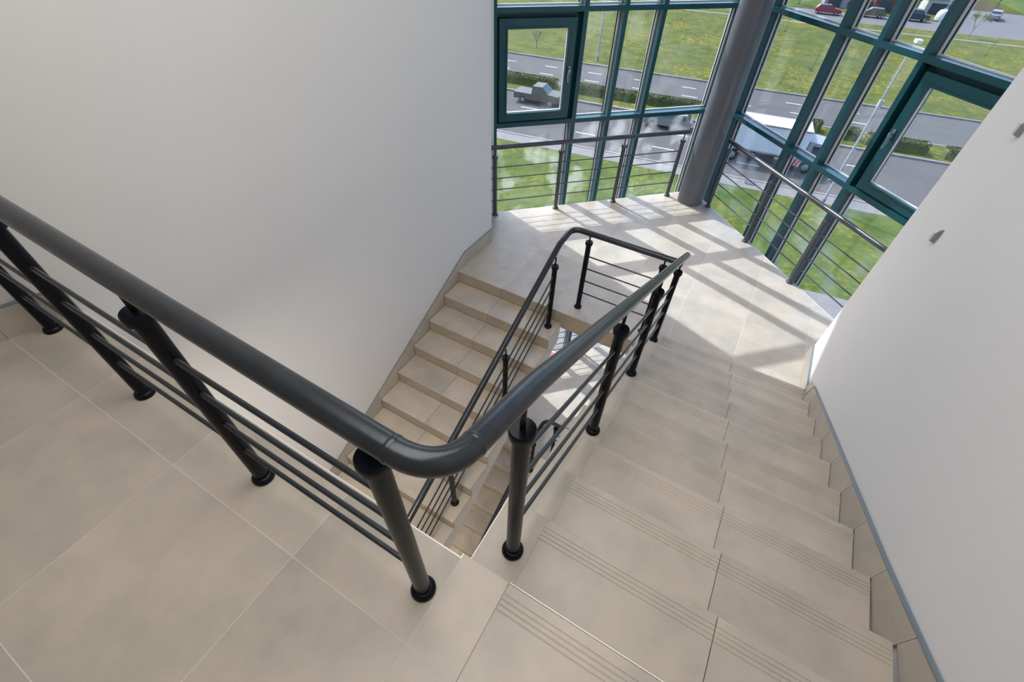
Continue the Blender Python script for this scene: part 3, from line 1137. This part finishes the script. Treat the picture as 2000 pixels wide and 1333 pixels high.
hedge(-6.0, 11.5, 10.7, 1.5, 0.85, 'long clipped hedge in the median behind the beige pickup', 5)
hedge(12.5, 20.5, 10.7, 1.4, 0.85, 'clipped median hedge crossing behind the narrow window panes', 6)
hedge(21.3, 30.5, 10.6, 1.4, 0.85, 'clipped median hedge ending behind the round column', 7)
hedge(36.9, 38.4, 10.6, 1.3, 0.9, 'short hedge clump in the median beside the tall lamppost', 8)
hedge(39.3, 41.6, 11.2, 1.3, 0.9, 'short hedge clump between lamppost and opening sash', 9)
hedge(42.2, 47.1, 11.9, 1.4, 0.9, 'clipped hedge seen through the large opening sash', 10)
hedge(48.4, 56.0, 12.2, 1.4, 0.9, 'hedge in the median running on behind the curving wall edge', 12)


def branchy(mb, p, d, ln, r, depth, rnd, tips):
    q = p + d * ln
    mb.tube([p, (p + q) / 2 + Vector((rnd.uniform(-1, 1), rnd.uniform(-1, 1), 0)) * ln * 0.05, q], [r, r * 0.8, r * 0.6], 5)
    if depth == 0:
        tips.append(q)
        return
    for _ in range(3 if depth > 1 else 4):
        nd = (d + Vector((rnd.uniform(-1, 1), rnd.uniform(-1, 1), rnd.uniform(-0.3, 0.7))) * 0.75).normalized()
        branchy(mb, q, nd, ln * rnd.uniform(0.6, 0.85), r * 0.58, depth - 1, rnd, tips)


def tree(name, s, p, h, label, cat, seed, depth=3, leaves=6, leafm='leaf_young', trunk=0.35, rad=0.05, group=None, leaf=0.06):
    rnd = random.Random(seed)
    root = empty(name, S(s, p, 0.1), rnd.uniform(0, 6))
    tag(root, label, cat, group)
    mb = MB(); tips = []
    q = Vector((0, 0, h * trunk))
    mb.tube([(0, 0, -0.1), (0.02, 0.01, h * trunk * 0.5), tuple(q)], [rad, rad * 0.85, rad * 0.75], 7)
    for k in range(4 if depth > 1 else 3):
        a = k * 1.7 + rnd.uniform(-0.4, 0.4)
        d = Vector((math.cos(a) * 0.6, math.sin(a) * 0.6, 1)).normalized()
        branchy(mb, q, d, h * 0.26, rad * 0.6, depth - 1, rnd, tips)
    lobj('branches', mb, M['bark'], root, recalc=False)
    mb = MB()
    for t in tips:
        leaf_cloud(mb, leaves, t, (h * 0.09, h * 0.09, h * 0.08), leaf, rnd)
    lobj('foliage', mb, M[leafm], root, smooth=False, recalc=False)
    return root


def sapling(s, p, h, label, seed, lean=0.0, tuft=True):
    rnd = random.Random(seed)
    root = empty('sapling', S(s, p, 0.1))
    tag(root, label, 'sapling', 'young saplings on the far lawn')
    mb = MB()
    mb.tube([(0, 0, -0.1), (lean * 0.5, 0, h * 0.5), (lean, 0, h)], [0.035, 0.028, 0.012], 6)
    for k in range(9):
        z = h * rnd.uniform(0.45, 0.95); a = rnd.uniform(0, 6.28)
        mb.tube([(lean * z / h, 0, z), (lean * z / h + math.cos(a) * 0.22, math.sin(a) * 0.22, z + 0.25)], [0.011, 0.005], 4)
    lobj('stem', mb, M['bark'], root, recalc=False)
    mb = MB()
    leaf_cloud(mb, 60, (lean, 0, h * 0.8), (0.28, 0.28, h * 0.22), 0.035, rnd)
    lobj('foliage', mb, M['leaf_young'], root, smooth=False, recalc=False)
    if tuft:
        mb = MB()
        leaf_cloud(mb, 50, (0, 0, 0.05), (0.3, 0.3, 0.14), 0.05, rnd)
        lobj('tuft', mb, M['leaf'], root, smooth=False, recalc=False)


tree('bare_tree', 3.6, -4.1, 2.1, 'small round-crowned bare tree on the lawn seen through the opening sash beside the blank wall', 'tree', 21, depth=4, leaves=2, leafm='blossom', trunk=0.33, rad=0.055, leaf=0.03)
sapling(0.5, -0.9, 1.5, 'thin sapling at the far kerb beside the blank wall edge', 31)
sapling(38.6, -11.1, 2.5, 'tall thin sapling on the lawn beside the first slim mullion after the column', 32, 0.15)
sapling(34.9, -3.5, 1.6, 'short sapling close to the far kerb above the white truck', 33, 0.2)
sapling(35.7, -33.5, 3.0, 'sapling with a leafy tuft at its foot beside the column', 34, 0.1)
sapling(19.2, -32.8, 3.0, 'slender sapling on the lawn near the column, casting a long shadow', 35, 0.2)
sapling(63.0, -33.0, 2.2, 'sapling on the lawn just above the opening sash head', 36, 0.3)
tree('young_tree', 63.8, -45.2, 4.6, 'young leafy tree standing at the road bend', 'tree', 41, depth=2, leaves=26, trunk=0.25, rad=0.05, leaf=0.10)


# ------------- lampposts
def lamppost(s, p, h, label, bracket=None, arm=0.5, r0=0.11, group='street lampposts'):
    root = empty('street_lamp', S(s, p, 0.1), RZ)
    tag(root, label, 'lamppost', group)
    mb = MB(); mb.tube([(0, 0, -0.05), (0, 0, h * 0.25), (0, 0, h)], [r0, r0 * 0.9, r0 * 0.45], 12)
    lobj('pole', mb, M['steel_pale'], root)
    mb = MB(); mb.lathe([(0.20, 0.0), (0.20, 0.10), (r0 + 0.02, 0.16), (r0 + 0.01, 0.55)], 14)
    lobj('base', mb, M['kerb'], root)
    mb = MB()
    mb.tube([(0, 0, h - 0.02), (0, -0.05, h + 0.12), (0, -arm, h + 0.18)], [r0 * 0.42, r0 * 0.4, r0 * 0.36], 8)
    lobj('arm', mb, M['steel_pale'], root)
    mb = MB()
    mb.prism([(-0.13, -arm - 0.55, h + 0.13), (0.13, -arm - 0.55, h + 0.13), (0.17, -arm, h + 0.11), (-0.17, -arm, h + 0.11)], (0, 0, 0.16))
    lobj('lamp_head', mb, M['line'], root)
    if bracket:
        mb = MB()
        mb.tube([(0, 0, bracket), (0.08, 0.28, bracket + 0.22)], 0.045, 8)
        mb.box(-0.02, 0.2, 0.16, 0.40, bracket + 0.2, bracket + 0.62)
        lobj('bracket', mb, M['steel_pale'], root)


lamppost(37.7, 26.6, 10.35, 'tall pale lamppost rising in front of the road behind the slim mullions', 6.6, 0.25)
lamppost(12.8, -1.9, 8.5, 'grey lamppost on the far kerb between the narrow window panes', None, 1.2, 0.13)
lamppost(63.0, -60.5, 6.0, 'slim pale lamppost beyond the far parking road, by dark parked vehicles', None, 0.8, 0.09)
lamppost(83.0, -60.0, 7.0, 'slim pale lamppost among the trees at the far road bend', None, 0.8, 0.09)


# ------------- vehicles
def wheel_set(root, xs, w, r, wid=0.2):
    for x in xs:
        for sgn in (-1, 1):
            mb = MB()
            y = sgn * (w / 2 - wid / 2 + 0.02)
            mb.tube([(x, y - wid / 2, r), (x, y - wid / 2 + 0.03, r), (x, y + wid / 2 - 0.03, r), (x, y + wid / 2, r)], [r * 0.9, r, r, r * 0.9], 16)
            t = lobj('wheel', mb, M['rubber'], root)
            mb = MB()
            yo = y + sgn * wid / 2
            mb.tube([(x, yo - 0.01 * sgn, r), (x, yo + 0.012 * sgn, r)], [r * 0.62, r * 0.55], 12)
            lobj('hub', mb, M['hub'], t)


def car(name, s, p, heading, prof, win, w, wheels, r, paint, label, cat='car', group=None, lights=True):
    """prof: side outline (x,z); win: list of side-window outlines; windscreen/rear taken from the outline"""
    root = empty(name, S(s, p, 0.0 if p > -1 else 0.05), RZ + heading)
    tag(root, label, cat, group)
    body = MB()
    n = len(prof)
    zs = [z for _, z in prof]
    belt = 0.62 * max(zs)
    def yy(z): return w / 2 - (0.0 if z < belt else 0.13 * (z - belt) / max(0.01, max(zs) - belt))
    A = [(x, -yy(z), z) for x, z in prof]; B = [(x, yy(z), z) for x, z in prof]
    fs = [tuple(range(n - 1, -1, -1)), tuple(range(n, 2 * n))]
    for i in range(n):
        j = (i + 1) % n
        fs.append((i, j, n + j, n + i))
    body.add(A + B, fs)
    lobj('body', body, paint, root)
    for q in win:
        for sgn in (-1, 1):
            mb = MB()
            a = [(x, sgn * (yy(z) + 0.006), z) for x, z in q]
            mb.prism(a, (0, -sgn * 0.02, 0))
            lobj('side_window', mb, M['car_glass'], root, smooth=False)
    # windscreens: outline edges that climb steeply to the roof
    for i in range(n):
        (xa, za), (xb, zb) = prof[i], prof[(i + 1) % n]
        if min(za, zb) > 0.5 * max(zs) and abs(za - zb) > 0.25 * max(zs):
            d = Vector((xb - xa, 0, zb - za)); nn = Vector((d.z, 0, -d.x)).normalized() * 0.012
            if nn.z < 0:
                nn = -nn
            a, b = Vector((xa, 0, za)) + d * 0.08, Vector((xa, 0, za)) + d * 0.92
            ya, yb_ = yy(a.z) - 0.08, yy(b.z) - 0.08
            mb = MB()
            mb.prism([(a.x + nn.x, -ya, a.z + nn.z), (a.x + nn.x, ya, a.z + nn.z), (b.x + nn.x, yb_, b.z + nn.z), (b.x + nn.x, -yb_, b.z + nn.z)], tuple(-nn * 1.5))
            lobj('windscreen', mb, M['car_glass'], root, smooth=False)
    if lights:
        xf = max(x for x, _ in prof); xr = min(x for x, _ in prof)
        for sgn in (-1, 1):
            mb = MB(); mb.box(xf - 0.06, xf + 0.012, sgn * (w / 2 - 0.24) - 0.14, sgn * (w / 2 - 0.24) + 0.14, 0.55, 0.70)
            lobj('headlamp', mb, M['chrome'], root, smooth=False)
            mb = MB(); mb.box(xr - 0.012, xr + 0.06, sgn * (w / 2 - 0.18) - 0.10, sgn * (w / 2 - 0.18) + 0.10, 0.65, 0.90)
            lobj('tail_lamp', mb, M['tail'], root, smooth=False)
    wheel_set(root, wheels, w, r)
    return root


def paint(name, c):
    return mat(name, c, 0.45, var=0.08, vscale=1.5, spec=0.4)


ESTATE = [(-2.2, 0.35), (-2.25, 0.85), (-2.0, 1.0), (-1.65, 1.42), (0.2, 1.46), (0.95, 1.0), (2.0, 0.86), (2.25, 0.62), (2.2, 0.30)]
ESTATE_W = [[(-1.75, 1.0), (-1.5, 1.34), (-0.75, 1.38), (-0.75, 1.0)], [(-0.65, 1.0), (-0.65, 1.38), (0.12, 1.38), (0.62, 1.0)]]
SUVP = [(-1.95, 0.40), (-2.0, 1.0), (-1.9, 1.66), (0.45, 1.70), (0.95, 1.12), (1.9, 1.02), (2.0, 0.7), (1.95, 0.38)]
SUVW = [[(-1.7, 1.12), (-1.65, 1.56), (-0.8, 1.58), (-0.8, 1.12)], [(-0.7, 1.12), (-0.7, 1.58), (0.35, 1.58), (0.68, 1.12)]]
PICK = [(-2.5, 0.42), (-2.5, 0.98), (-0.55, 0.98), (-0.50, 1.70), (0.55, 1.72), (1.15, 1.15), (2.35, 1.05), (2.5, 0.75), (2.45, 0.40)]
PICKW = [[(-0.35, 1.12), (-0.35, 1.58), (0.42, 1.60), (0.85, 1.12)]]

car('estate_car', 43.2, -53.6, 0.0, ESTATE, ESTATE_W, 1.72, (-1.35, 1.35), 0.31, paint('red car paint', (0.24, 0.016, 0.028)),
    'bright red estate car parked on the far road', group='vehicles on the far road')
car('parked_car', 50.6, -55.2, math.pi, ESTATE, ESTATE_W, 1.72, (-1.35, 1.35), 0.31, paint('olive brown car paint', (0.10, 0.08, 0.035)),
    'olive brown car parked behind the red estate, by a thin post', group='vehicles on the far road')
car('dark_suv', 57.9, -56.0, 0.0, SUVP, SUVW, 1.8, (-1.25, 1.3), 0.36, paint('dark navy car paint', (0.025, 0.03, 0.04)),
    'boxy dark navy off-roader parked beyond the white lamp head', group='vehicles on the far road')
car('grey_car', 72.8, -66.5, 1.2, ESTATE, ESTATE_W, 1.72, (-1.35, 1.35), 0.31, paint('silver car paint', (0.2, 0.22, 0.25)),
    'silver car waiting at the far road bend, half hidden by the mullion', group='vehicles on the far road')
car('pickup_truck', 11.2, 15.6, 0.0, PICK, PICKW, 1.8, (-1.5, 1.5), 0.36, paint('dull beige car paint', (0.085, 0.078, 0.066)),
    'dull beige pickup driving past the hedge behind the opening sash', 'pickup')
car('hatchback', 24.6, 16.0, math.pi, ESTATE, ESTATE_W, 1.75, (-1.35, 1.35), 0.32, paint('champagne car paint', (0.19, 0.175, 0.165)),
    'pale champagne car driving beside the column behind the balcony rail')
car('city_car', 23.7, 51.6, math.pi / 2, ESTATE, ESTATE_W, 1.7, (-1.35, 1.35), 0.31, paint('pinkish red car paint', (0.42, 0.06, 0.09)),
    'pinkish red car parked at the building foot, glimpsed through the stairwell gap')
# white box lorry
TP = 19.95
lorry = empty('box_lorry', S(33.0, TP, 0.0), RZ)
tag(lorry, 'white box lorry on the near lane just beyond the sunlit balcony rail', 'lorry')
mb = MB(); mb.box(-3.6, 3.05, -1.22, 1.22, 1.05, 3.20)
wb = lobj('cargo_box', mb, mat('white lorry body', (0.55, 0.56, 0.58), 0.5, var=0.05, vscale=1.0), lorry, smooth=False)
mb = MB()
for y in (-1.235, 1.235):
    mb.box(-3.62, 3.07, y - 0.02, y + 0.02, 3.10, 3.23); mb.box(-3.62, 3.07, y - 0.02, y + 0.02, 1.02, 1.14)
lobj('box_edge_rail', mb, M['hub'], wb, smooth=False)
mb = MB()
mb.prism([(3.15, -1.05, 0.55), (4.75, -1.05, 0.55), (4.85, -1.05, 1.35), (4.45, -1.05, 2.35), (3.15, -1.05, 2.45)], (0, 2.1, 0))
cb = lobj('cab', mb, mat('pale grey cab paint', (0.25, 0.26, 0.28), 0.4, var=0.05), lorry)
for y in (-1.062, 1.042):
    mb = MB(); mb.prism([(3.5, y, 1.4), (4.6, y, 1.4), (4.35, y, 2.15), (3.5, y, 2.18)], (0, 0.02, 0))
    lobj('side_window', mb, M['car_glass'], cb, smooth=False)
mb = MB(); mb.prism([(4.86, -0.9, 1.42), (4.86, 0.9, 1.42), (4.52, 0.85, 2.25), (4.52, -0.85, 2.25)], (-0.03, 0, -0.012))
lobj('windscreen', mb, M['car_glass'], cb, smooth=False)
mb = MB()
for y in (-1.0, 1.0):
    sg = 1 if y > 0 else -1
    mb.tube([(4.5, y, 2.1), (4.75, y + sg * 0.28, 2.15), (4.75, y + sg * 0.28, 1.7)], 0.025, 6)
    mb.box(4.70, 4.78, y + sg * 0.18, y + sg * 0.38 if sg > 0 else y + sg * 0.18 + 0.0, 1.55, 1.95) if sg > 0 else mb.box(4.70, 4.78, y - 0.38, y - 0.18, 1.55, 1.95)
lobj('mirror', mb, M['chassis'], cb)
mb = MB()
mb.box(-3.5, 4.6, -0.45, -0.30, 0.62, 0.95); mb.box(-3.5, 4.6, 0.30, 0.45, 0.62, 0.95)
mb.box(-0.4, 1.1, -1.10, -0.50, 0.45, 0.98); mb.box(-3.5, -3.38, -1.0, 1.0, 0.5, 0.7)
mb.box(-3.4, 3.0, -0.6, 0.6, 0.90, 1.05)
lobj('chassis', mb, M['chassis'], lorry, smooth=False)
mb = MB()
for k in range(4):
    x = 1.95 + k * 0.28
    mb.hexa([(x, -1.16, 0.48), (x + 0.16, -1.16, 0.48), (x + 0.16, -1.12, 0.48), (x, -1.12, 0.48),
             (x + 0.12, -1.16, 0.95), (x + 0.28, -1.16, 0.95), (x + 0.28, -1.12, 0.95), (x + 0.12, -1.12, 0.95)])
lobj('red_stripe_guard', mb, M['tail'], lorry, smooth=False)
mb = MB(); mb.box(1.9, 3.1, -1.12, -1.08, 0.46, 0.97)
lobj('side_guard', mb, M['line'], lorry, smooth=False)
wheel_set(lorry, (-2.2, 3.6), 2.3, 0.47, 0.28)


# ------------- far buildings beyond the parking road
def shed(s, p, w, d, h, wallm, roofm, label, doors=2, name='garage'):
    root = empty(name, S(s, p, 0.1), RZ)
    tag(root, label, 'building', 'low sheds behind the far road')
    mb = MB(); mb.box(-w / 2, w / 2, -d / 2, d / 2, -0.1, h)
    wl_ = lobj('wall_block', mb, wallm, root, smooth=False)
    mb = MB()
    mb.prism([(-w / 2 - 0.25, -d / 2 - 0.25, h), (-w / 2 - 0.25, d / 2 + 0.25, h), (-w / 2 - 0.25, d / 2 + 0.25, h + 0.18), (-w / 2 - 0.25, 0, h + 0.75), (-w / 2 - 0.25, -d / 2 - 0.25, h + 0.18)], (w + 0.5, 0, 0))
    lobj('roof', mb, roofm, root, smooth=False)
    for k in range(doors):
        x = -w / 2 + w * (k + 0.5) / doors
        mb = MB(); mb.box(x - w / doors * 0.33, x + w / doors * 0.33, -d / 2 - 0.05, -d / 2 + 0.02, 0.0, h * 0.78)
        lobj('door', mb, M['chassis'], root, smooth=False)


brick = mat('dull red shed wall', (0.14, 0.055, 0.055), 0.8, var=0.2, vscale=2)
lilac = mat('pale lilac render', (0.24, 0.215, 0.23), 0.8, var=0.1, vscale=1)
greyr = mat('grey sheet roof', (0.2, 0.205, 0.22), 0.7, var=0.1, vscale=1)
darkr = mat('dark felt roof', (0.09, 0.085, 0.10), 0.8, var=0.1, vscale=1)
shed(46.5, -64.0, 7.0, 5.0, 2.3, lilac, greyr, 'pale lilac shed behind the red estate car')
shed(55.0, -63.5, 7.0, 5.0, 2.3, brick, darkr, 'dull red shed behind the olive brown car')
shed(63.0, -67.0, 4.5, 4.5, 2.2, mat('white painted shed wall', (0.4, 0.39, 0.36), 0.7), greyr, 'white shed behind the dark off-roader', 1)
shed(16.0, -63.0, 14.0, 5.0, 2.4, lilac, greyr, 'long grey roofed shed above the narrow window panes', 4)
mb = MB()
tent = empty('white_tank', S(62.5, -58.9, 0.05), RZ)
tag(tent, 'rounded pale tank standing by the far parking road', 'tank')
mb.lathe([(0.9, 0.0), (0.98, 0.4), (0.95, 1.1), (0.7, 1.55), (0.25, 1.72)], 18)
lobj('tank_shell', mb, M['line'], tent)
mb = MB(); mb.lathe([(0.28, 1.68), (0.28, 1.82), (0.2, 1.86)], 12)
lobj('tank_lid', mb, M['hub'], tent)
for i, (s, p, h, lab) in enumerate(((38.5, -60.5, 3.4, 'olive bush behind the red estate, beside the column'), (30.5, -61.5, 4.0, 'olive bush above the head of the wide pane beside the column'),
                                    (76.0, -78.0, 6.5, 'grey budding tree at the picture corner beyond the road bend'), (82.0, -70.0, 5.5, 'pale blossoming tree at the picture corner by the slim lamppost'),
                                    (87.5, -63.0, 5.0, 'greyish tree furthest along the road bend'), (70.0, -84.0, 6.0, 'dark-stemmed tree on the bright grass beyond the silver car'))):
    tree('budding_tree', s, p, h, lab, 'tree', 60 + i, depth=3, leaves=20, leafm='blossom' if i in (2, 3, 4) else 'leaf_young', trunk=0.22, rad=0.10, leaf=0.10, group='trees beyond the far road')
